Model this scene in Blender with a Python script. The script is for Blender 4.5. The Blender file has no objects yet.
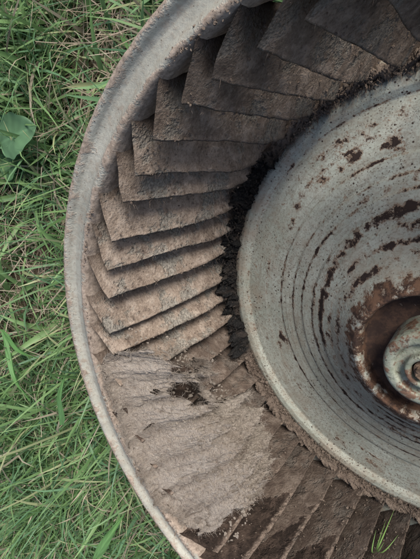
import bpy, bmesh, math, random
import numpy as np
from mathutils import Matrix, Vector
rng=np.random.default_rng(7); random.seed(7)
# ------------------------------------------------------------------ frames
F=450.; CX,CY=210.,279.5; S=0.25
def nrm(v): v=np.asarray(v,float); return v/np.linalg.norm(v)
n=nrm((354.3,-212.,F)); C=np.array([.3564,.365,.917])
m=nrm((170,-80,F))
Zl=-n; Xl=np.array([-1.,0,0]); Xl=nrm(Xl-Zl*(Xl@Zl)); Yl=np.cross(Zl,Xl)
Zw=-m; Xw=np.array([1.,0,0]); Xw=nrm(Xw-Zw*(Xw@Zw)); Yw=np.cross(Zw,Xw)
R=np.array([Xw,Yw,Zw])
a=np.linspace(0,2*np.pi,200)
low=max((C+Xl*.9*math.cos(t)+Yl*.9*math.sin(t)+Zl*-.66)@m for t in a)
H=low*S-.006
cam_pos=np.array([0,0,H])
def cv2w(p): return (R@np.asarray(p,float))*S+cam_pos
Wc=cv2w(C); WX,WY,WZ=R@Xl,R@Yl,R@Zl
def w2l(P):
    d=(P-Wc)/S
    return np.stack([d@WX,d@WY,d@WZ],-1)
def l2w(p): return Wc+S*(WX*p[0]+WY*p[1]+WZ*p[2])
def ray(u,v): return np.array([u-CX,v-CY,F])
def px_plane(u,v,zl):
    r=ray(u,v); t=(C@n - zl)/(r@n); P=r*t-C
    return np.array([P@Xl,P@Yl,P@Zl])
def px_cyl(u,v,rad):
    r=ray(u,v); d=np.array([r@Xl,r@Yl,r@Zl]); o=-np.array([C@Xl,C@Yl,C@Zl])
    A=d[0]**2+d[1]**2; B=2*(o[0]*d[0]+o[1]*d[1]); K=o[0]**2+o[1]**2-rad**2
    t=(-B+math.sqrt(max(0,B*B-4*A*K)))/(2*A); P=o+d*t
    return math.atan2(P[1],P[0]),P[2]
def px_ground(u,v,h=0):
    d=R@ray(u,v); t=(h-H)/d[2]; return cam_pos+d*t
# ------------------------------------------------------------------ noise
def _h(i,j,k):
    x=(i*374761393+j*668265263+k*2147483647//7*3+k*1274126177)&0xffffffff
    x=((x^(x>>13))*1274126177)&0xffffffff
    x=(x^(x>>16))&0xffff
    return x/65535.
def vn(p):
    p=np.asarray(p,float); f=np.floor(p).astype(np.int64); t=p-f; t=t*t*(3-2*t)
    i,j,k=f[...,0],f[...,1],f[...,2]; r=0
    for a_ in(0,1):
        for b in(0,1):
            for c in(0,1):
                w=(t[...,0] if a_ else 1-t[...,0])*(t[...,1] if b else 1-t[...,1])*(t[...,2] if c else 1-t[...,2])
                r=r+w*_h(i+a_,j+b,k+c)
    return r*2-1
def fbm(p,o=4):
    p=np.asarray(p,float); r=0;am=1.;s=0
    for q in range(o): r=r+am*vn(p*2**q+q*17.3); s+=am; am*=.55
    return r/s
def ss(e0,e1,x): t=np.clip((x-e0)/(e1-e0),0,1); return t*t*(3-2*t)
# ------------------------------------------------------------------ mesh helpers
def mk(name,V,Fc,mat,parent=None,attrs=None,smooth=True,cols=None):
    me=bpy.data.meshes.new(name); V=np.asarray(V,np.float32); Fc=np.asarray(Fc,np.int32)
    k=Fc.shape[1]
    me.vertices.add(len(V)); me.vertices.foreach_set('co',V.ravel())
    me.loops.add(Fc.size); me.loops.foreach_set('vertex_index',Fc.ravel())
    me.polygons.add(len(Fc)); me.polygons.foreach_set('loop_start',np.arange(0,Fc.size,k,dtype=np.int32))
    me.polygons.foreach_set('loop_total',np.full(len(Fc),k,np.int32))
    me.update(calc_edges=True); me.validate()
    me.polygons.foreach_set('use_smooth',np.full(len(me.polygons),smooth))
    for nm,ar in (attrs or {}).items():
        at=me.attributes.new(nm,'FLOAT','POINT'); at.data.foreach_set('value',np.asarray(ar,np.float32).ravel())
    if cols is not None:
        at=me.attributes.new('col','FLOAT_COLOR','POINT'); at.data.foreach_set('color',np.asarray(cols,np.float32).ravel())
    ob=bpy.data.objects.new(name,me); bpy.context.collection.objects.link(ob); me.materials.append(mat)
    if parent: ob.parent=parent
    return ob
def gridf(nu,nv,wu=False,wv=False):
    U=nu if wu else nu-1; W=nv if wv else nv-1
    i,j=np.meshgrid(np.arange(U),np.arange(W),indexing='ij'); i2=(i+1)%nu; j2=(j+1)%nv
    return np.stack([i*nv+j,i2*nv+j,i2*nv+j2,i*nv+j2],-1).reshape(-1,4)
def ico(sub):
    bm=bmesh.new(); bmesh.ops.create_icosphere(bm,subdivisions=sub,radius=1)
    v=np.array([x.co[:] for x in bm.verts]); f=np.array([[q.index for q in p.verts] for p in bm.faces]); bm.free(); return v,f
# ------------------------------------------------------------------ node helpers
class NT:
    def __init__(s,name):
        s.m=bpy.data.materials.new(name); s.m.use_nodes=True; s.t=s.m.node_tree; s.t.nodes.clear()
        s.o=s.t.nodes.new('ShaderNodeOutputMaterial')
    def N(s,ty,ins=None,**kw):
        x=s.t.nodes.new(ty)
        for k,v in kw.items(): setattr(x,k,v)
        for k,v in (ins or {}).items(): s.set(x.inputs[k],v)
        return x
    def set(s,i,v):
        if isinstance(v,bpy.types.NodeSocket): s.t.links.new(v,i)
        else: i.default_value=v
    def ma(s,op,*a):
        x=s.N('ShaderNodeMath',operation=op)
        for i,v in enumerate(a): s.set(x.inputs[i],v)
        return x.outputs[0]
    def noise(s,vec,sc,det=6,rough=.6,dist=0):
        return s.N('ShaderNodeTexNoise',{'Vector':vec,'Scale':sc,'Detail':min(det,5),'Roughness':rough,'Distortion':dist}).outputs['Fac']
    def mr(s,v,a_,b,c=0.,d=1.):
        x=s.N('ShaderNodeMapRange',{'Value':v,'From Min':a_,'From Max':b,'To Min':c,'To Max':d}); x.clamp=True; return x.outputs[0]
    def mix(s,f,a_,b):
        x=s.N('ShaderNodeMix',data_type='RGBA'); s.set(x.inputs[0],f)
        s.set(x.inputs[6],a_ if isinstance(a_,bpy.types.NodeSocket) else (*a_,1)); s.set(x.inputs[7],b if isinstance(b,bpy.types.NodeSocket) else (*b,1)); return x.outputs[2]
    def attr(s,nm): return s.N('ShaderNodeAttribute',attribute_name=nm).outputs['Fac']
    def bump(s,h,st,d,nn=None):
        x=s.N('ShaderNodeBump',{'Height':h,'Strength':st,'Distance':d})
        if nn: s.set(x.inputs['Normal'],nn)
        return x.outputs[0]
    def out(s,col,rough,bmp=None,metal=0.,spec=.5):
        b=s.N('ShaderNodeBsdfPrincipled'); s.set(b.inputs['Base Color'],col if isinstance(col,bpy.types.NodeSocket) else (*col,1))
        s.set(b.inputs['Roughness'],rough); s.set(b.inputs['Metallic'],metal); s.set(b.inputs['Specular IOR Level'],spec)
        if bmp: s.set(b.inputs['Normal'],bmp)
        s.t.links.new(b.outputs[0],s.o.inputs[0]); return s.m
def objco(g): return g.N('ShaderNodeTexCoord').outputs['Object']
def mat_disc():
    g=NT('galvanised_plate'); co=objco(g)
    sx=g.N('ShaderNodeSeparateXYZ',{0:co}); x,y=sx.outputs[0],sx.outputs[1]
    r=g.ma('SQRT',g.ma('ADD',g.ma('MULTIPLY',x,x),g.ma('MULTIPLY',y,y)))
    rr=g.ma('MAXIMUM',r,.01); cx=g.ma('DIVIDE',x,rr); cy=g.ma('DIVIDE',y,rr)
    def polar(a_,b):
        return g.N('ShaderNodeCombineXYZ',{0:g.ma('MULTIPLY',cx,a_),1:g.ma('MULTIPLY',cy,a_),2:g.ma('MULTIPLY',r,b)}).outputs[0]
    n1=g.noise(co,6,8,.65); n2=g.noise(co,55,6,.7); st=g.noise(polar(1.6,60.),1,6,.7); st2=g.noise(polar(6.,95.),1,5,.7)
    c=g.mix(g.mr(n1,.35,.65),(.31,.33,.275),(.42,.44,.38))
    c=g.mix(g.mr(st,.52,.68,0,.5),c,(.52,.53,.46))
    c=g.mix(g.mr(st2,.54,.68,0,.6),c,(.21,.195,.15))
    c=g.mix(g.mr(n2,.50,.68,0,.6),c,(.22,.185,.14))
    c=g.mix(g.mr(g.noise(co,150,4,.7),.52,.66,0,.65),c,(.14,.115,.085))
    c=g.mix(g.mr(g.noise(co,9,5,.7),.52,.68,0,.6),c,(.27,.235,.18))
    c=g.mix(g.ma('MULTIPLY',g.mr(g.noise(co,11,7,.7),.42,.66),g.attr('dust')),c,(.31,.24,.18))
    sp=g.N('ShaderNodeTexVoronoi',{'Vector':co,'Scale':60.}).outputs['Distance']
    gate=g.mr(g.noise(co,7,3,.5),.46,.58)
    c=g.mix(g.ma('MULTIPLY',g.mr(sp,.22,.14),gate),c,(.05,.032,.025))
    sp2=g.N('ShaderNodeTexVoronoi',{'Vector':co,'Scale':120.}).outputs['Distance']
    c=g.mix(g.ma('MULTIPLY',g.mr(sp2,.27,.15),g.mr(g.noise(co,5,3,.5),.40,.54,0,.85)),c,(.09,.06,.045))
    ru=g.attr('rust_shade')
    k=g.ma('ADD',ru,g.ma('ADD',g.ma('MULTIPLY',g.ma('SUBTRACT',g.noise(polar(10.,34.),1,6,.72),.5),.9),g.ma('MULTIPLY',g.ma('SUBTRACT',g.noise(co,38,6,.75),.5),1.7)))
    c=g.mix(g.mr(k,.36,.52,0,.85),c,g.mix(g.mr(g.noise(co,30,4),.4,.6),(.22,.135,.085),(.16,.11,.08)))
    dk=g.mix(g.attr('orange'),(.028,.017,.014),g.mix(g.mr(g.noise(co,26,5,.75),.44,.6),(.045,.026,.019),(.15,.082,.05)))
    c=g.mix(g.mr(k,.53,.61),c,dk)
    hgt=g.ma('ADD',g.ma('MULTIPLY',n2,.5),g.ma('ADD',g.ma('MULTIPLY',st,.4),g.ma('MULTIPLY',g.mr(k,.5,.7),.8)))
    return g.out(c,g.mr(k,.4,.6,.55,.85),g.bump(hgt,.55,.0014),g.mr(k,.35,.5,.08,0.),.3)
def mat_rim():
    g=NT('dusty_galvanised_rim'); co=objco(g); d=g.attr('dust')
    n1=g.noise(co,7,8,.65); n2=g.noise(co,70,6,.75); n3=g.noise(co,14,7,.75)
    c=g.mix(g.mr(n1,.35,.65),(.28,.275,.235),(.41,.40,.345))
    c=g.mix(g.mr(n2,.46,.66,0,.6),c,(.24,.205,.165))
    c=g.mix(g.mr(g.noise(co,22,5,.7),.55,.66,0,.55),c,(.27,.21,.16))
    k=g.ma('ADD',d,g.ma('MULTIPLY',g.ma('SUBTRACT',n3,.5),2.4))
    dust=g.mix(g.mr(n2,.38,.62),(.17,.125,.095),(.38,.30,.24))
    c=g.mix(g.mr(k,.40,.62,0,.9),c,dust)
    sp=g.N('ShaderNodeTexVoronoi',{'Vector':co,'Scale':75.}).outputs['Distance']
    c=g.mix(g.mr(sp,.15,.08,0,.7),c,(.09,.065,.05))
    h=g.ma('ADD',n2,g.ma('MULTIPLY',g.mr(k,.35,.6),.7))
    return g.out(c,g.mr(k,.35,.6,.55,.95),g.bump(h,.5,.0013),g.mr(k,.3,.5,.06,0.),.3)
def mat_blade():
    g=NT('dust_caked_blade'); co=objco(g); s=g.attr('s'); lv=g.attr('lv'); bk=g.attr('back')
    n1=g.noise(co,5,7,.65); n2=g.noise(co,22,7,.72,.3); n3=g.noise(co,130,4,.7); n4=g.noise(co,8.5,6,.7)
    c=g.mix(g.mr(n1,.35,.65),(.19,.145,.112),(.30,.235,.185))
    c=g.mix(g.mr(n2,.5,.62,0,.85),c,(.40,.325,.265))
    c=g.mix(g.mr(n2,.44,.35,0,.8),c,(.11,.08,.064))
    c=g.mix(g.mr(n4,.51,.58,0,.8),c,g.mix(g.mr(n3,.4,.6),(.16,.15,.13),(.27,.26,.225)))
    c=g.mix(g.mr(n3,.52,.68,0,.5),c,(.46,.38,.31)); c=g.mix(g.mr(n3,.45,.32,0,.6),c,(.085,.062,.05))
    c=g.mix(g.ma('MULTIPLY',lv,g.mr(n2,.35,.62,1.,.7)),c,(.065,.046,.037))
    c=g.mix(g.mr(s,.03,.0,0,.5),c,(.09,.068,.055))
    c=g.mix(g.mr(g.ma('ADD',s,g.ma('MULTIPLY',g.ma('SUBTRACT',n2,.5),.25)),.45,.9,0,.8),c,(.045,.032,.026))  # shade in the gaps under vane edges, painted into the dust colour
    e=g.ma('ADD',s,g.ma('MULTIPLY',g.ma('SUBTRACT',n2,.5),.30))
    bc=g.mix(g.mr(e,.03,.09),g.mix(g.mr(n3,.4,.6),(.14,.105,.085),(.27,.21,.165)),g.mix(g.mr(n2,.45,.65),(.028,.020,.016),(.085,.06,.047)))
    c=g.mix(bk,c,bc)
    h=g.ma('ADD',n2,g.ma('ADD',g.ma('MULTIPLY',n3,.5),g.mr(n4,.60,.53,0,.5)))
    return g.out(c,.95,g.bump(h,.8,.003),0.,.15)
def mat_dirt(name,a_,b,dk,sc=30,fine=140,bd=.003):
    g=NT(name); co=objco(g); n1=g.noise(co,sc*.3,6,.65); n2=g.noise(co,sc,7,.75); n3=g.noise(co,fine,5,.8)
    c=g.mix(g.mr(n1,.35,.65),a_,b); c=g.mix(g.mr(n2,.42,.3),c,dk)
    c=g.mix(g.mr(n3,.55,.68,0,.7),c,tuple(min(.8,q*1.3) for q in b)); c=g.mix(g.mr(n3,.46,.34,0,.8),c,dk)
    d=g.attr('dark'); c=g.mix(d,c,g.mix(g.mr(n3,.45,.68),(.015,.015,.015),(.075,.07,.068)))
    c=g.mix(g.attr('cav_shade'),c,tuple(q*.4 for q in dk))  # recess shade painted over the dust colour
    return g.out(c,.97,g.bump(g.ma('ADD',n2,g.ma('MULTIPLY',n3,.9)),1.,bd),0.,.15)
M_disc=mat_disc(); M_rim=mat_rim(); M_blade=mat_blade()
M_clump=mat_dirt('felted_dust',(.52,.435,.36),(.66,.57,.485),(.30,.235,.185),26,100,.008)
M_fringe=mat_dirt('dust_fringe_felt',(.25,.19,.15),(.38,.30,.24),(.09,.065,.05),34,150,.004)
def mat_hub():
    g=NT('worn_hub_metal'); co=objco(g); n1=g.noise(co,40,7,.7)
    c=g.mix(g.mr(n1,.4,.65),(.22,.235,.175),(.38,.395,.32)); c=g.mix(g.mr(g.noise(co,20,6,.75),.50,.58),c,(.17,.10,.065))
    c=g.mix(g.mr(g.noise(co,70,5,.75),.54,.63,0,.85),c,(.06,.04,.03))
    return g.out(c,.6,g.bump(n1,.6,.0012),.08,.3)
M_hub=mat_hub()
def mat_rust():
    g=NT('rusted_bolt'); co=objco(g); n1=g.noise(co,60,7,.7)
    c=g.mix(g.mr(n1,.4,.6),(.06,.04,.03),(.22,.15,.10)); return g.out(c,.85,g.bump(n1,.8,.002),0.,.2)
M_rust=mat_rust()
# ------------------------------------------------------------------ wheel parent
wheel=bpy.data.objects.new('blower_wheel',None); bpy.context.collection.objects.link(wheel)
wheel.matrix_world=Matrix([[*(np.array([WX[i],WY[i],WZ[i]])*S),Wc[i]] for i in range(3)]+[[0,0,0,1]])
def lathe(name,prof,mat,nth=720,dr=.0035,disp=None,attrf=None):
    prof=np.array(prof,float); pts=[]
    for p,q in zip(prof[:-1],prof[1:]):
        k=max(1,int(np.linalg.norm(q[:2]-p[:2])/dr))
        for i in range(k): pts.append(p+(q-p)*i/k)
    pts.append(prof[-1]); P=np.array(pts); th=np.linspace(0,2*np.pi,nth,endpoint=False)
    r=np.repeat(P[None,:,0],nth,0); z=np.repeat(P[None,:,1],nth,0); T=np.repeat(th[:,None],len(P),1)
    if disp is not None:
        dd,dz=disp(r,z,T,P); r=r+dd; z=z+dz
    V=np.stack([r*np.cos(T),r*np.sin(T),z],-1).reshape(-1,3)
    at={}
    if attrf: at=attrf(r,z,T,P)
    return mk(name,V,gridf(nth,len(P),True,False),mat,wheel,at)
prof=[(.95,-.10,.9),(.985,-.085,.8),(.997,-.06,.7),(1.0,-.02,.75),(.998,-.006,.75),(.992,.001,.7),(.984,.002,.55),(.977,-.003,.35),(.971,-.014,.2),(.962,-.019,.05),(.94,-.017,.0),(.932,-.014,.08),(.925,-.007,.25),(.918,-.001,.45),(.911,.0,.6),(.905,-.004,.7),(.901,-.013,.8),(.899,-.035,.95),(.902,-.06,1.),(.915,-.12,1.)]
def rim_disp(r,z,T,P):
    q=np.stack([np.cos(T)*r,np.sin(T)*r,z],-1); d=np.repeat(P[None,:,2],r.shape[0],0); d=ss(.2,.6,d)
    w=.003*vn(np.stack([np.cos(T)*3,np.sin(T)*3,T*0],-1))
    pile=np.maximum(0,fbm(np.stack([np.cos(T)*5,np.sin(T)*5,T*0+9],-1),3))*d
    return .0015*d*fbm(q*38,3)+w-.012*pile*(r<.91), .0016*d*fbm(q*42+5,3)+w*.8+.006*pile*(r<.93)
lathe('rim_ring',prof,M_rim,1100,.003,rim_disp,lambda r,z,T,P:{'dust':np.repeat(P[None,:,2],r.shape[0],0)})
DP=[(.93,-.645),(.80,-.638),(.765,-.632),(.752,-.618),(.735,-.610),(.715,-.610),(.70,-.617),(.692,-.622),(.60,-.612),(.548,-.604),(.540,-.599),(.495,-.590),(.488,-.585),(.452,-.574),(.445,-.568),(.405,-.555),(.398,-.548),(.368,-.534),(.358,-.524),(.315,-.500),(.275,-.468),(.245,-.440),(.222,-.418),(.207,-.406),(.196,-.404),(.19,-.415),(.186,-.455),(.165,-.470),(.10,-.475)]
DPa=np.array(DP)[::-1]
def dz(r): return np.interp(r,DPa[:,0],DPa[:,1])
def px_disc(u,v):
    z=-.6
    for _ in range(12):
        p=px_plane(u,v,z); z=.5*z+.5*float(dz(math.hypot(p[0],p[1])))
    return math.hypot(p[0],p[1]),math.atan2(p[1],p[0])
blobs=[(355,158,1.),(394,143,1.1),(398,148,.8),(322,181,.8),(330,178,.5),(292,223,.8),(298,205,.5),(283,338,.9),(287,345,.5),(402,210,1.),(385,217,1.),(412,207,1.1),(395,213,1),(376,222,.9),(368,226,.9),(358,235,.8),(350,243,.9),(338,258,.9),(330,275,1.),(325,292,.9),(322,312,.8),(328,335,.6),(345,375,.8),(357,392,.7),(372,412,.7),(312,290,.5),(410,180,.5),(388,190,.5),(365,200,.5),(302,385,.5),(395,430,.7),(415,438,.6),(340,300,.4),(335,360,.6),(410,228,.6),(345,200,.4),(270,250,.3),(415,250,.5),(300,195,.45),(340,168,.5),(316,186,.6),(280,345,.6)]
BL=[(px_disc(u,v),w) for u,v,w in blobs]
def disc_attr(r,z,T,P):
    rust_shade=np.zeros_like(r)
    for (br,bt),w in BL:
        dt=(T-bt+np.pi)%(2*np.pi)-np.pi
        rust_shade=np.maximum(rust_shade,(.22+.5*w)*np.exp(-((r-br)/(.013+.009*w))**2-(dt*br/(.018+.024*w))**2))
    q=np.stack([np.cos(T)*2,np.sin(T)*2,T*0],-1)
    for rc,w,am,se in [(.36,.017,.55,1),(.40,.012,.50,2),(.448,.008,.47,3),(.49,.008,.44,4),(.545,.007,.41,5),(.32,.014,.50,8),(.695,.006,.37,6),(.28,.016,.48,12),(.61,.012,.34,13),(.65,.025,.28,15)]:
        rust_shade=np.maximum(rust_shade,am*(1+.6*vn(q*1.8+se*9))*np.exp(-((r-rc)/w)**2))
    rust_shade=np.maximum(rust_shade,.62*ss(.275,.225,r)*(1+.35*fbm(q*3+50,2)))
    rust_shade=np.maximum(rust_shade,.9*ss(.192,.186,r))  # hub well floor: its shadow painted in as dark colour via this mask
    return {'rust_shade':rust_shade,'dust':.25+.9*ss(.66,.78,r)+.3*ss(.4,.25,r),'orange':ss(.28,.23,r)*(.35+.65*ss(.180,.192,r))}
lathe('back_plate',DP,M_disc,720,.004,None,disc_attr)
HZ=.03
lathe('hub_boss',[(.112,-.49),(.111,-.40+HZ),(.107,-.388+HZ),(.100,-.382+HZ),(.085,-.381+HZ),(.078,-.385+HZ),(.074,-.398+HZ),(.058,-.402+HZ),(.052,-.397+HZ),(.049,-.378+HZ),(.046,-.374+HZ),(.038,-.374+HZ),(.034,-.378+HZ),(.033,-.43+HZ),(.001,-.431+HZ)],M_hub,160,.004)
bm=bmesh.new()
bmesh.ops.create_cone(bm,cap_ends=True,segments=6,radius1=.019,radius2=.019,depth=.03,matrix=Matrix.Translation((.003,.0,-.378+HZ)))
bmesh.ops.create_cone(bm,cap_ends=True,segments=24,radius1=.031,radius2=.029,depth=.05,matrix=Matrix.Translation((0,0,-.409+HZ)))
bmesh.ops.bevel(bm,geom=bm.edges[:],offset=.0025,segments=2,affect='EDGES')
me=bpy.data.meshes.new('shaft_bolt'); bm.to_mesh(me); bm.free(); me.materials.append(M_rust)
ob=bpy.data.objects.new('shaft_bolt',me); bpy.context.collection.objects.link(ob); ob.parent=wheel
# ------------------------------------------------------------------ blades
NB=50; PH=-.02; A=.150
RT0,RT1,RO=.838,.765,.912; Z0,Z1=-.006,-.64
tq=px_cyl(222,335,.77)[0]
nz,ns=120,13
VV=[];FF=[];a_s=[];a_b=[];a_l=[];base=0
zc=np.linspace(0,1,nz)
sl=np.concatenate([np.linspace(0,1,ns)**1.5,np.linspace(1,0,ns)**1.5]); sd=np.concatenate([np.ones(ns),-np.ones(ns)])
for b in range(NB):
    th0=PH+b*2*np.pi/NB
    q=np.stack([np.full(nz,b*5.7),zc*5,np.zeros(nz)],-1)
    elow=.009*fbm(q,2); ehi=.006*fbm(q*5,3)
    dth=.010*rng.standard_normal()
    sc=sl[None,:]; zz=zc[:,None]+0*sc
    RT=RT0+(RT1-RT0)*np.minimum(1,zz*1.5)
    lo_=elow[:,None]*(1-sc)+ehi[:,None]*np.exp(-sc*12)
    r=RT+(RO-RT)*sc+lo_
    th=th0+dth+A*(1-sc)**1.25+lo_*.6+.015*fbm(np.stack([zz*2.2+b*7,zz*0,zz*0],-1),2)*(1-sc)
    zt=Z0-.022*(1-sc)**2-.006*fbm(np.stack([sc*4+b*3,sc*0,sc*0],-1),2)
    z=zt+(Z1-zt)*zz
    p=np.stack([np.cos(th)*r,np.sin(th)*r,z+0*r],-1)
    th_l=.0014+.0012*np.exp(-sc*8)+0*zz
    nn=np.stack([-np.sin(th)*.75-np.cos(th)*.65,np.cos(th)*.75-np.sin(th)*.65,0*r],-1)
    lump=fbm(p*np.array([14,14,14])+b,3)*.004+fbm(p*50,2)*.0011
    p=p+nn*(sd[None,:,None]*(th_l[...,None]))+nn*lump[...,None]
    VV.append(p.reshape(-1,3)); FF.append(gridf(nz,2*ns,False,True)+base); base+=nz*2*ns
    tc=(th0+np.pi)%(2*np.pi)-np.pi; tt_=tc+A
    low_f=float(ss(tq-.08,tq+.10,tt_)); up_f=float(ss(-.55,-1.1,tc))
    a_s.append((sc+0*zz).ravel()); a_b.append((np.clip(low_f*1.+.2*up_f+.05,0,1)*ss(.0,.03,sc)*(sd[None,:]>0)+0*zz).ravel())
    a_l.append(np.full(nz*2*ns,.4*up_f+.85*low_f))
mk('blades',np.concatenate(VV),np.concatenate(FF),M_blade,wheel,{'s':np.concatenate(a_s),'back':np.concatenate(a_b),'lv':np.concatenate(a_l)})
# ------------------------------------------------------------------ dust fringe
tA=px_disc(275,135)[1]; tB=px_disc(248,345)[1]
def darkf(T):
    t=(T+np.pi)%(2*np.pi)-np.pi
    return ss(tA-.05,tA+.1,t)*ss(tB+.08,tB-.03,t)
nt,nf=2400,26
T=np.linspace(0,2*np.pi,nt,endpoint=False)[:,None]; ph=np.linspace(0,2*np.pi,nf,endpoint=False)[None,:]
dk=darkf(T)+0*ph
rad=.015+.008*dk
cr=.775-.008*dk+.010*fbm(np.stack([np.cos(T)*14,np.sin(T)*14,T*0],-1),4)
q=np.stack([np.cos(T)*26+np.cos(ph)*.8,np.sin(T)*26+np.sin(ph)*.8,0*T+0*ph],-1)
rr_=rad*np.clip(1+1.2*fbm(q,3)+.8*fbm(q*2.6,3)+.4*fbm(q*9,2),.15,3)
r=cr+rr_*np.cos(ph)*.9; z=-.610+rr_*np.sin(ph)*(1.3+1.1*dk)
V=np.stack([r*np.cos(T),r*np.sin(T),z],-1).reshape(-1,3)
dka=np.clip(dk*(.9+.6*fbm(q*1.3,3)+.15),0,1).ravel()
mk('dust_fringe',V,gridf(nt,nf,True,True),M_fringe,wheel,{'dark':dka,'cav_shade':dka*0})
iv,if_=ico(2)
def crumbs(name,pos,size,mat,dark=None,flat=1.):
    V=[];Fs=[];D=[]; k=len(iv)
    for i,(p,s) in enumerate(zip(pos,size)):
        ax=rng.standard_normal((3,3)); qm,_=np.linalg.qr(ax); sc=rng.uniform(.4,1.5,3)*np.array([1,1,flat])
        v=(iv*sc)@qm*s; v=v*(1+.8*fbm(iv*1.9+i*3.1,3))[:,None]+p
        V.append(v);Fs.append(if_+i*k); D.append(np.full(k,0 if dark is None else dark[i]))
    return mk(name,np.concatenate(V),np.concatenate(Fs),mat,wheel,{'dark':np.concatenate(D)},smooth=False)
def fibres(name,pos,nrmv,L,W,mat,dark):
    V=[];Fs=[];D=[];K=5
    for i,(p,nv_) in enumerate(zip(pos,nrmv)):
        d=nrm(np.array(nv_)+rng.normal(0,.8,3)); e=nrm(np.cross(d,rng.normal(0,1,3))); tt=np.linspace(0,1,K)[:,None]; l=L*rng.uniform(.4,1.4)
        P=np.array(p)+d*l*tt+e*l*rng.uniform(-.6,.6)*tt**2; sv=nrm(np.cross(d,e)); w=W*(1-.7*tt)
        V.append(np.stack([P-sv*w,P+sv*w],1).reshape(-1,3)); Fs.append(gridf(K,2)+i*2*K); D.append(np.full(2*K,dark[i]))
    return mk(name,np.concatenate(V),np.concatenate(Fs),mat,wheel,{'dark':np.concatenate(D)})
pos=[];sz=[];dkk=[];nv2=[]
for i in range(4200):
    t=rng.uniform(-2.2,2.2); d=float(darkf(np.array(t)))
    r=.765+rng.normal(0,.009)-(.006 if d<.3 else .002); z=-.618+abs(rng.normal(0,.012+.022*d))
    pos.append((r*math.cos(t),r*math.sin(t),z)); sz.append(rng.uniform(.0018,.005)); dkk.append(d*rng.uniform(.7,1)); nv2.append((-math.cos(t),-math.sin(t),.8))
crumbs('fringe_clumps',pos,sz,M_fringe,dkk,.5)
fibres('fringe_lint',pos,nv2,.026,.0008,M_fringe,dkk)
pos=[];sz=[]
for i in range(1500):
    t=rng.uniform(-2.2,2.2)
    if vn(np.array([t*6,3,1.]))<0: continue
    r=.908+rng.normal(0,.006); pos.append((r*math.cos(t),r*math.sin(t),-.001)); sz.append(rng.uniform(.0008,.0026))
for i in range(600):
    t=rng.uniform(-2.2,2.2); r=.987+rng.normal(0,.004); pos.append((r*math.cos(t),r*math.sin(t),.001)); sz.append(rng.uniform(.0008,.0017))
crumbs('rim_crumbs',pos,sz,M_fringe)
pos=[];sz=[];ps2=[];nv3=[]
for i in range(4600):
    b=rng.integers(0,NB); s_=rng.random()**1.3*.7 if i<2600 else 0.; zq=rng.random(); t=PH+b*2*np.pi/NB+A*(1-s_)**1.25; RT=RT0+(RT1-RT0)*min(1,zq*1.5); r=RT+(RO-RT)*s_
    z=-.03-.58*zq; p=(r*math.cos(t)-.003*math.cos(t),r*math.sin(t)-.003*math.sin(t),z)
    if i<2600: pos.append(p); sz.append(rng.uniform(.0012,.0032))
    else: ps2.append(p); nv3.append((-math.cos(t)-math.sin(t),-math.sin(t)+math.cos(t),.2))
crumbs('blade_crumbs',pos,sz,M_fringe)
fibres('blade_lint',ps2,nv3,.012,.0005,M_fringe,np.zeros(len(ps2)))
# ------------------------------------------------------------------ big felted dust clump
poly=[(100,372),(118,352),(136,346),(152,354),(163,372),(178,376),(196,358),(206,366),(212,392),(226,404),(238,394),(250,400),(264,416),(270,440),(268,464),(258,490),(242,512),(226,518),(216,532),(200,536),(188,524),(178,520),(166,524),(158,508),(146,486),(138,462),(124,440),(112,420),(100,404),(94,388)]
def crad(z): return .755+.13*ss(-.16,-.01,z)
LIFT=.080
def nearf(z): return 1-.8*ss(-.13,-.015,z)
PL=[]
for u,v in poly:
    z=-.2
    for _ in range(60):
        t_,z_=px_cyl(u,v,float(crad(z)-(LIFT+.03)*nearf(z))); z=.8*z+.2*z_
    PL.append((t_,min(z,.004)))
PL=np.array(PL)
def inside_sd(T,Z):
    X=T*.78; P=PL*np.array([.78,1]); best=np.full(X.shape,9.); ins=np.zeros(X.shape,bool)
    for i in range(len(P)):
        a0=P[i];b0=P[(i+1)%len(P)]; e=b0-a0; w=np.stack([X-a0[0],Z-a0[1]],-1)
        tt=np.clip((w@e)/(e@e),0,1); d=np.linalg.norm(w-tt[...,None]*e,axis=-1); best=np.minimum(best,d)
        c=((a0[1]>Z)!=(b0[1]>Z))&(X<(b0[0]-a0[0])*(Z-a0[1])/(b0[1]-a0[1]+1e-12)+a0[0]); ins^=c
    return np.where(ins,best,-best)
t0,t1=PL[:,0].min()-.05,PL[:,0].max()+.05; z0,z1=PL[:,1].min()-.05,.03
nu,nv=700,700
Tg,Zg=np.meshgrid(np.linspace(t0,t1,nu),np.linspace(z0,z1,nv),indexing='ij')
q=np.stack([Tg*.78*8,Zg*8,0*Tg],-1)
sdist=inside_sd(Tg,Zg)+.018*fbm(q*3,4)+.017*fbm(q*10,3)
phs=(Tg-PH-A+.07*fbm(q*.8,3)+.02)*NB/(2*np.pi); saw=(phs%1.0); rid=np.where(saw<.65,saw/.65,(1-saw)/.35); rid=rid*rid*(3-2*rid)
tm=.5*(t0+t1); rstr=np.clip(1.+1.4*fbm(q*.6+40,2)-.6*ss(tm,tm+.3,Tg),.1,1.7)
def layer(off,thr,w=.04):
    f_=fbm(q*1.0+off,5)+.25*fbm(q*7+off,2); return ss(thr,thr+w,f_)
crack=np.abs(fbm(q*1.3+77,4)); crk=ss(.04,.0,crack)*ss(-.1,.2,fbm(q*.6+5,2))
billow=np.abs(fbm(q*1.6+61,4)); bil2=np.abs(fbm(q*5+11,3))
hgt=.025*ss(0,.10,sdist)+.05*fbm(q*.7+3,3)+.055*rstr*(rid-.5)+.020*layer(3,-.12)+.020*layer(21,.05)+.018*layer(33,.15)+.06*billow+.028*bil2+.013*fbm(q*11,3)+.008*fbm(q*34,2)-.02*crk
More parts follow.
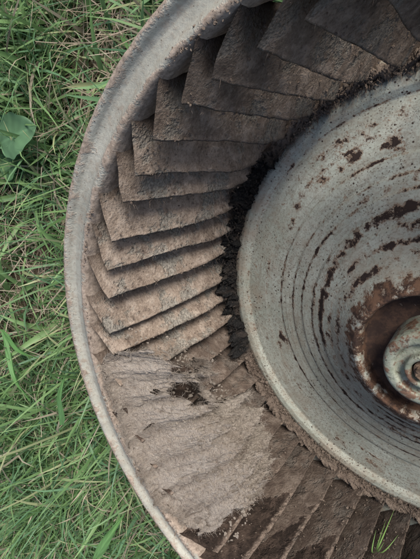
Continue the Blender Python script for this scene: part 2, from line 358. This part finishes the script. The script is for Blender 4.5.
curl=.045*ss(.05,.0,sdist)*ss(-.15,.4,fbm(q*.7+11,2))-.04*ss(.035,.0,sdist)*ss(.1,-.3,fbm(q*.7+11,2))
rC=crad(Zg)-(LIFT+hgt+curl)*nearf(Zg)
zC=Zg+.012*ss(-.1,0.0,Zg)+.006*fbm(q*7+7,3)
V=np.stack([rC*np.cos(Tg),rC*np.sin(Tg),zC],-1)
mask=(sdist>0)&~((fbm(q*1.+31,4)>.43)&(sdist<.12))
r2=rC+.024*nearf(Zg)+.008*fbm(q*6,2)
V2=np.stack([r2*np.cos(Tg),r2*np.sin(Tg),zC-.003],-1)
Fg=gridf(nu,nv); ok=mask.ravel()[Fg].all(1); Ft=Fg[ok]
E=np.concatenate([Ft[:,[0,1]],Ft[:,[1,2]],Ft[:,[2,3]],Ft[:,[3,0]]]); key=np.sort(E,1)
u_,idx,cnt=np.unique(key,axis=0,return_index=True,return_counts=True); Be=E[idx[cnt==1]]
o=nu*nv; wall=np.stack([Be[:,1],Be[:,0],Be[:,0]+o,Be[:,1]+o],1)
Fa=np.concatenate([Ft,wall,Ft[:,::-1]+o]); Va=np.concatenate([V.reshape(-1,3),V2.reshape(-1,3)])
used=np.unique(Fa); rm=np.full(len(Va),-1); rm[used]=np.arange(len(used))
cav_shade=np.clip(.45*crk+.3*ss(.35,.0,rid)*np.clip(rstr,0,1)+.25*ss(.05,.0,billow)+.15*ss(.05,.0,bil2),0,1).ravel()  # painted shade in cracks, ridge troughs and folds of the clump
mk('felted_dust_clump',Va[used],rm[Fa],M_clump,wheel,{'dark':np.zeros(len(used)),'cav_shade':np.concatenate([cav_shade,np.full(nu*nv,.8)])[used]})
pos=[];sz=[]
for i in range(1800):
    t=rng.uniform(t0-.05,t1+.1); z=rng.uniform(z0,-.03)
    d_=inside_sd(np.array([t]),np.array([z]))[0]
    if d_<-.06: continue
    iu=int(np.clip((t-t0)/(t1-t0)*(nu-1),0,nu-1)); iz=int(np.clip((z-z0)/(z1-z0)*(nv-1),0,nv-1))
    r=float(rC[iu,iz]) if mask[iu,iz] else float(crad(z))+.012
    pos.append((r*math.cos(t),r*math.sin(t),z)); sz.append(rng.uniform(.0015,.0048))
crumbs('clump_crumbs',pos,sz,M_clump)
be=V.reshape(-1,3)[Be[:,0]]; pk=rng.integers(0,len(be),3200); pe=be[pk]+rng.normal(0,.003,(3200,3))
fl=mask.ravel().nonzero()[0]; pk2=rng.integers(0,len(fl),3600); pe=np.concatenate([pe,V.reshape(-1,3)[fl[pk2]]])
nn2=[(-p[0],-p[1],0) for p in pe]
fibres('clump_lint',pe,nn2,.020,.0006,M_clump,np.zeros(len(pe)))
# ------------------------------------------------------------------ ground
oG=Wc+WZ*S*(-.69)
def ground_h(x,y):
    hp=oG[2]-((x-oG[0])*WZ[0]+(y-oG[1])*WZ[1])/WZ[2]
    f=ss(1.9,.9,np.hypot(x-oG[0],y-oG[1])/S)
    return np.maximum(0,hp-.004)*f+.008*fbm(np.stack([x*9,y*9,x*0],-1),4)-.004
def mat_ground():
    g=NT('soil_and_thatch'); co=objco(g)
    n1=g.noise(co,4,6,.6); n2=g.noise(co,60,7,.75); n3=g.noise(co,320,4,.7)
    c=g.mix(g.mr(n2,.35,.65),(.06,.043,.03),(.16,.12,.085)); c=g.mix(g.mr(n1,.4,.65,0,.7),c,g.mix(g.mr(n2,.4,.6),(.04,.07,.025),(.09,.11,.04)))
    c=g.mix(g.mr(n3,.55,.7,0,.6),c,(.27,.21,.15))
    return g.out(c,.95,g.bump(g.ma('ADD',n2,n3),1.,.006),0.,.1)
M_ground=mat_ground()
xs=np.concatenate([-np.geomspace(80,1.3,26),np.linspace(-1.2,1.4,261),np.geomspace(1.5,80,26)])
Xg,Yg=np.meshgrid(xs,xs,indexing='ij'); Hg=ground_h(Xg,Yg)
mk('ground',np.stack([Xg,Yg,Hg],-1).reshape(-1,3),gridf(len(xs),len(xs)),M_ground)
# ------------------------------------------------------------------ grass
def mat_leaf(name):
    g=NT(name); c=g.N('ShaderNodeAttribute',attribute_name='col').outputs['Color']
    d=g.N('ShaderNodeBsdfPrincipled',{'Base Color':c,'Roughness':.5}); d.inputs['Specular IOR Level'].default_value=.3
    t=g.N('ShaderNodeBsdfTranslucent',{'Color':c}); mx=g.N('ShaderNodeMixShader',{0:.3,1:d.outputs[0],2:t.outputs[0]})
    g.t.links.new(mx.outputs[0],g.o.inputs[0]); return g.m
M_grass=mat_leaf('grass_blades')
vis=np.array([px_ground(u,v)[:2] for u,v in((-40,-40),(180,-40),(230,620),(-40,620),(60,280))])
lo=vis.min(0)-.10; hi=vis.max(0)+.10
def make_grass(N,lo,hi,cls):
    x=rng.uniform(lo[0],hi[0],N); y=rng.uniform(lo[1],hi[1],N)
    den=fbm(np.stack([x*7,y*7,x*0],-1),3); keep=rng.random(N)<(.68+1.1*den if cls=='g' else (.65-1.3*den if cls=='s' else 1.))
    keep&=np.hypot(x-oG[0],y-oG[1])/S>.95
    x,y=x[keep],y[keep]; N=len(x); g0=ground_h(x,y); den=den[keep]
    if cls=='g':
        L=rng.gamma(5,.011,N)*(1+.5*den); w=rng.uniform(.0006,.0019,N); lean=rng.uniform(.2,1.3,N); cur=rng.uniform(.2,1.5,N)
    elif cls=='s':
        L=rng.uniform(.03,.10,N); w=rng.uniform(.0003,.0008,N); lean=rng.uniform(1.0,1.5,N); cur=rng.uniform(-.35,.4,N)
    else:
        L=rng.uniform(.05,.11,N); w=rng.uniform(.0022,.0042,N); lean=rng.uniform(.4,1.2,N); cur=rng.uniform(.2,.9,N)
    az=rng.uniform(0,2*np.pi,N); K=6; P=np.zeros((N,K,3)); P[:,0]=np.stack([x,y,g0-.003+(.02*rng.random(N) if cls=='s' else 0)],-1)
    azt=az[:,None]+rng.normal(0,.45,N)[:,None]*np.linspace(0,1,K-1)[None,:]
    for k in range(1,K):
        an=lean+cur*(k-1)/(K-2)-(0 if cls=='s' else .25); an=np.minimum(an,2.2)
        st=L/(K-1); P[:,k]=P[:,k-1]+np.stack([np.sin(an)*np.cos(azt[:,k-1])*st,np.sin(an)*np.sin(azt[:,k-1])*st,np.cos(an)*st],-1)
    gz=ground_h(P[...,0],P[...,1]); P[...,2]=np.maximum(P[...,2],gz+.001)
    lc=w2l(P); rl=np.hypot(lc[...,0],lc[...,1]); bad=((rl<1.005)&(lc[...,2]>-.70)&(lc[...,2]<.9)).any(1)
    P=P[~bad];az=az[~bad];w=w[~bad];N=len(P)
    tw=rng.uniform(-.7,.7,N); side=np.stack([-np.sin(az)*np.cos(tw),np.cos(az)*np.cos(tw),np.sin(tw)],-1)
    tp=np.array([.6,1,1,.85,.55,.05]) if cls!='s' else np.array([1,1,1,.9,.8,.5])
    wv=side[:,None,:]*(w[:,None]*tp[None,:])[...,None]
    if cls=='w':
        V=np.stack([P-wv,P-np.array([0,0,1])*(w[:,None]*tp[None]*.45)[...,None],P+wv],2); W=3
    else: V=np.stack([P-wv,P+wv],2); W=2
    V=V.reshape(-1,3)
    i=np.arange(N)[:,None,None]*K*W; k=np.arange(K-1)[None,:,None]*W; s=np.arange(W-1)[None,None,:]
    b=i+k+s; Fc=np.stack([b,b+1,b+1+W,b+W],-1).reshape(-1,4)
    g1=np.array([.09,.175,.06]);g2=np.array([.20,.32,.13]);g3=np.array([.10,.205,.11]);y1=np.array([.31,.34,.18]);s1=np.array([.45,.39,.29]);s2=np.array([.22,.165,.12])
    u=rng.random(N)[:,None]; c=g1+(g2-g1)*u; c=np.where(rng.random(N)[:,None]<.4,g3+(g2-g3)*u*.6,c)
    c=np.where(rng.random(N)[:,None]<.08,y1,c); dead=rng.random(N)[:,None]<(.08 if cls=='g' else .0); c=np.where(dead,s1*(.5+.6*u),c)
    if cls=='s': c=s2+(s1-s2)*rng.random(N)[:,None]
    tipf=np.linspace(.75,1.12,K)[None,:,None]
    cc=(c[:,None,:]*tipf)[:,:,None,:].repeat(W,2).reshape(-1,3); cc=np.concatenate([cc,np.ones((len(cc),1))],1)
    return V,Fc,cc
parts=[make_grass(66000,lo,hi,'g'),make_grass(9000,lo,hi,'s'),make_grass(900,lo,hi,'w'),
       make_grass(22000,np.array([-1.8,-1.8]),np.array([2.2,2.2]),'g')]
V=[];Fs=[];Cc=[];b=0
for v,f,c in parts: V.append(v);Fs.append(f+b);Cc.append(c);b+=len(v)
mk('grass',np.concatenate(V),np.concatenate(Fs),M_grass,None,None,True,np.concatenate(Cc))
# ------------------------------------------------------------------ broadleaf weeds
def leafmesh(base,az,L,W,lift,shape='round',col=(.07,.15,.06)):
    nu_,nv_=28,17; u=np.linspace(0,1,nu_)[:,None]; v=np.linspace(-1,1,nv_)[None,:]
    wd=(np.sin(np.pi*np.clip(u,0,1)**.75)**.6*(1+.05*np.sin(u*23)) if shape=='round' else np.sin(np.pi*(u*.97+.03)**.6)**.9)*W/2
    xx=u*L+0*v; yy=wd*v; zz=lift*np.sin(u*1.9)*L+.2*np.abs(yy)+.03*L*np.sin(7*u+3*v)*np.abs(v)
    V=np.stack([xx*math.cos(az)-yy*math.sin(az),xx*math.sin(az)+yy*math.cos(az),zz],-1).reshape(-1,3)+base
    vein=1+.3*np.exp(-(np.abs(v)/.07)**2)+.07*np.cos(u*38-np.abs(v)*9)+.2*fbm(np.stack([u*5+0*v,v*3+0*u,0*u*v],-1),3); c=np.array(col)[None,None,:]*vein[...,None]
    return V,gridf(nu_,nv_),np.concatenate([c.reshape(-1,3),np.ones((nu_*nv_,1))],1)
def weed(name,leaves):
    V=[];Fs=[];Cc=[];b=0
    for l in leaves:
        v,f,c=leafmesh(*l); V.append(v);Fs.append(f+b);Cc.append(c);b+=len(v)
    return mk(name,np.concatenate(V),np.concatenate(Fs),M_grass,None,None,True,np.concatenate(Cc))
def seg(u0,v0,u1,v1,h):
    p=px_ground(u0,v0,h); q_=px_ground(u1,v1,h); d=q_-p; return p,math.atan2(d[1],d[0]),np.linalg.norm(d)
p,az,L=seg(0,144,40,127,.05)
weed('broadleaf_weed',[(p,az,L,L*.8,.12,'round',(.11,.21,.11)),(p,az+2.4,L*.8,L*.6,.1,'round',(.10,.20,.10)),(p-np.array([0,0,.02]),az-2.,L*.7,L*.5,.1,'round',(.10,.20,.09))])
p,az,L=seg(62,425,72,372,.06); p2,az2,L2=seg(95,559,133,503,.08); p3,az3,L3=seg(2,330,40,395,.05)
weed('broad_grass_tuft',[(p,az,L,.009,.2,'blade',(.13,.27,.10)),(p2,az2,L2,.011,.15,'blade',(.16,.32,.11)),(p3,az3,L3,.008,.2,'blade',(.11,.24,.08)),(p3,az3+.7,L3*.8,.007,.3,'blade',(.10,.22,.07))])
V=[];Fs=[];Cc=[];b=0
t_b,z_b=px_cyl(372,562,.80)
for (u1,v1,wd) in [(394,510,.0007),(386,520,.0005),(376,530,.0005),(398,535,.0005),(384,542,.0005)]:
    t_e,z_e=px_cyl(u1,v1,.70); p0=l2w((.80*math.cos(t_b),.80*math.sin(t_b),z_b-.05)); p1=l2w((.70*math.cos(t_e),.70*math.sin(t_e),z_e))
    K=8; tt=np.linspace(0,1,K)[:,None]; P=p0+(p1-p0)*tt+WZ*.012*np.sin(tt*np.pi)*rng.uniform(.2,1.5); sdv=np.cross(nrm(p1-p0),nrm(WZ+rng.normal(0,.3,3))); sdv=nrm(sdv)
    ww=wd*np.sin(np.pi*(.12+.86*tt)); V.append(np.stack([P-sdv*ww,P+sdv*ww],1).reshape(-1,3)); Fs.append(gridf(K,2)+b); b+=2*K
    Cc.append(np.tile([.18,.31,.09,1],(2*K,1)))
mk('grass_sprig',np.concatenate(V),np.concatenate(Fs),M_grass,None,None,True,np.concatenate(Cc))
# ------------------------------------------------------------------ camera, light
cam=bpy.data.cameras.new('camera'); co_=bpy.data.objects.new('camera',cam); bpy.context.collection.objects.link(co_)
cx_,cy_,cz_=R@np.array([1,0,0.]),R@np.array([0,-1.,0]),R@np.array([0,0,-1.])
co_.matrix_world=Matrix([[cx_[i],cy_[i],cz_[i],cam_pos[i]] for i in range(3)]+[[0,0,0,1]])
cam.sensor_fit='VERTICAL'; cam.sensor_height=36; cam.lens=F/559*36; cam.clip_start=.01; cam.clip_end=500
bpy.context.scene.camera=co_
sd_=nrm(R@np.array([.10,-.42,-1.0]))
el=math.asin(sd_[2]); azs=math.atan2(sd_[0],sd_[1])
w=bpy.data.worlds.new('World'); bpy.context.scene.world=w; w.use_nodes=True; nt_=w.node_tree
sk=nt_.nodes.new('ShaderNodeTexSky'); sk.sky_type='NISHITA'; sk.sun_disc=False; sk.sun_elevation=el; sk.sun_rotation=azs
sk.dust_density=3.0; sk.ozone_density=.6
nt_.links.new(sk.outputs[0],nt_.nodes['Background'].inputs[0]); nt_.nodes['Background'].inputs[1].default_value=.15
sun=bpy.data.lights.new('sun','SUN'); sun.energy=4.8; sun.angle=math.radians(24); sun.color=(1,.97,.915)
so=bpy.data.objects.new('sun',sun); bpy.context.collection.objects.link(so)
so.rotation_mode='QUATERNION'; so.rotation_quaternion=Vector(sd_).to_track_quat('Z','Y')
sc=bpy.context.scene; sc.view_settings.view_transform='Standard'; sc.view_settings.look='None'; sc.view_settings.exposure=0
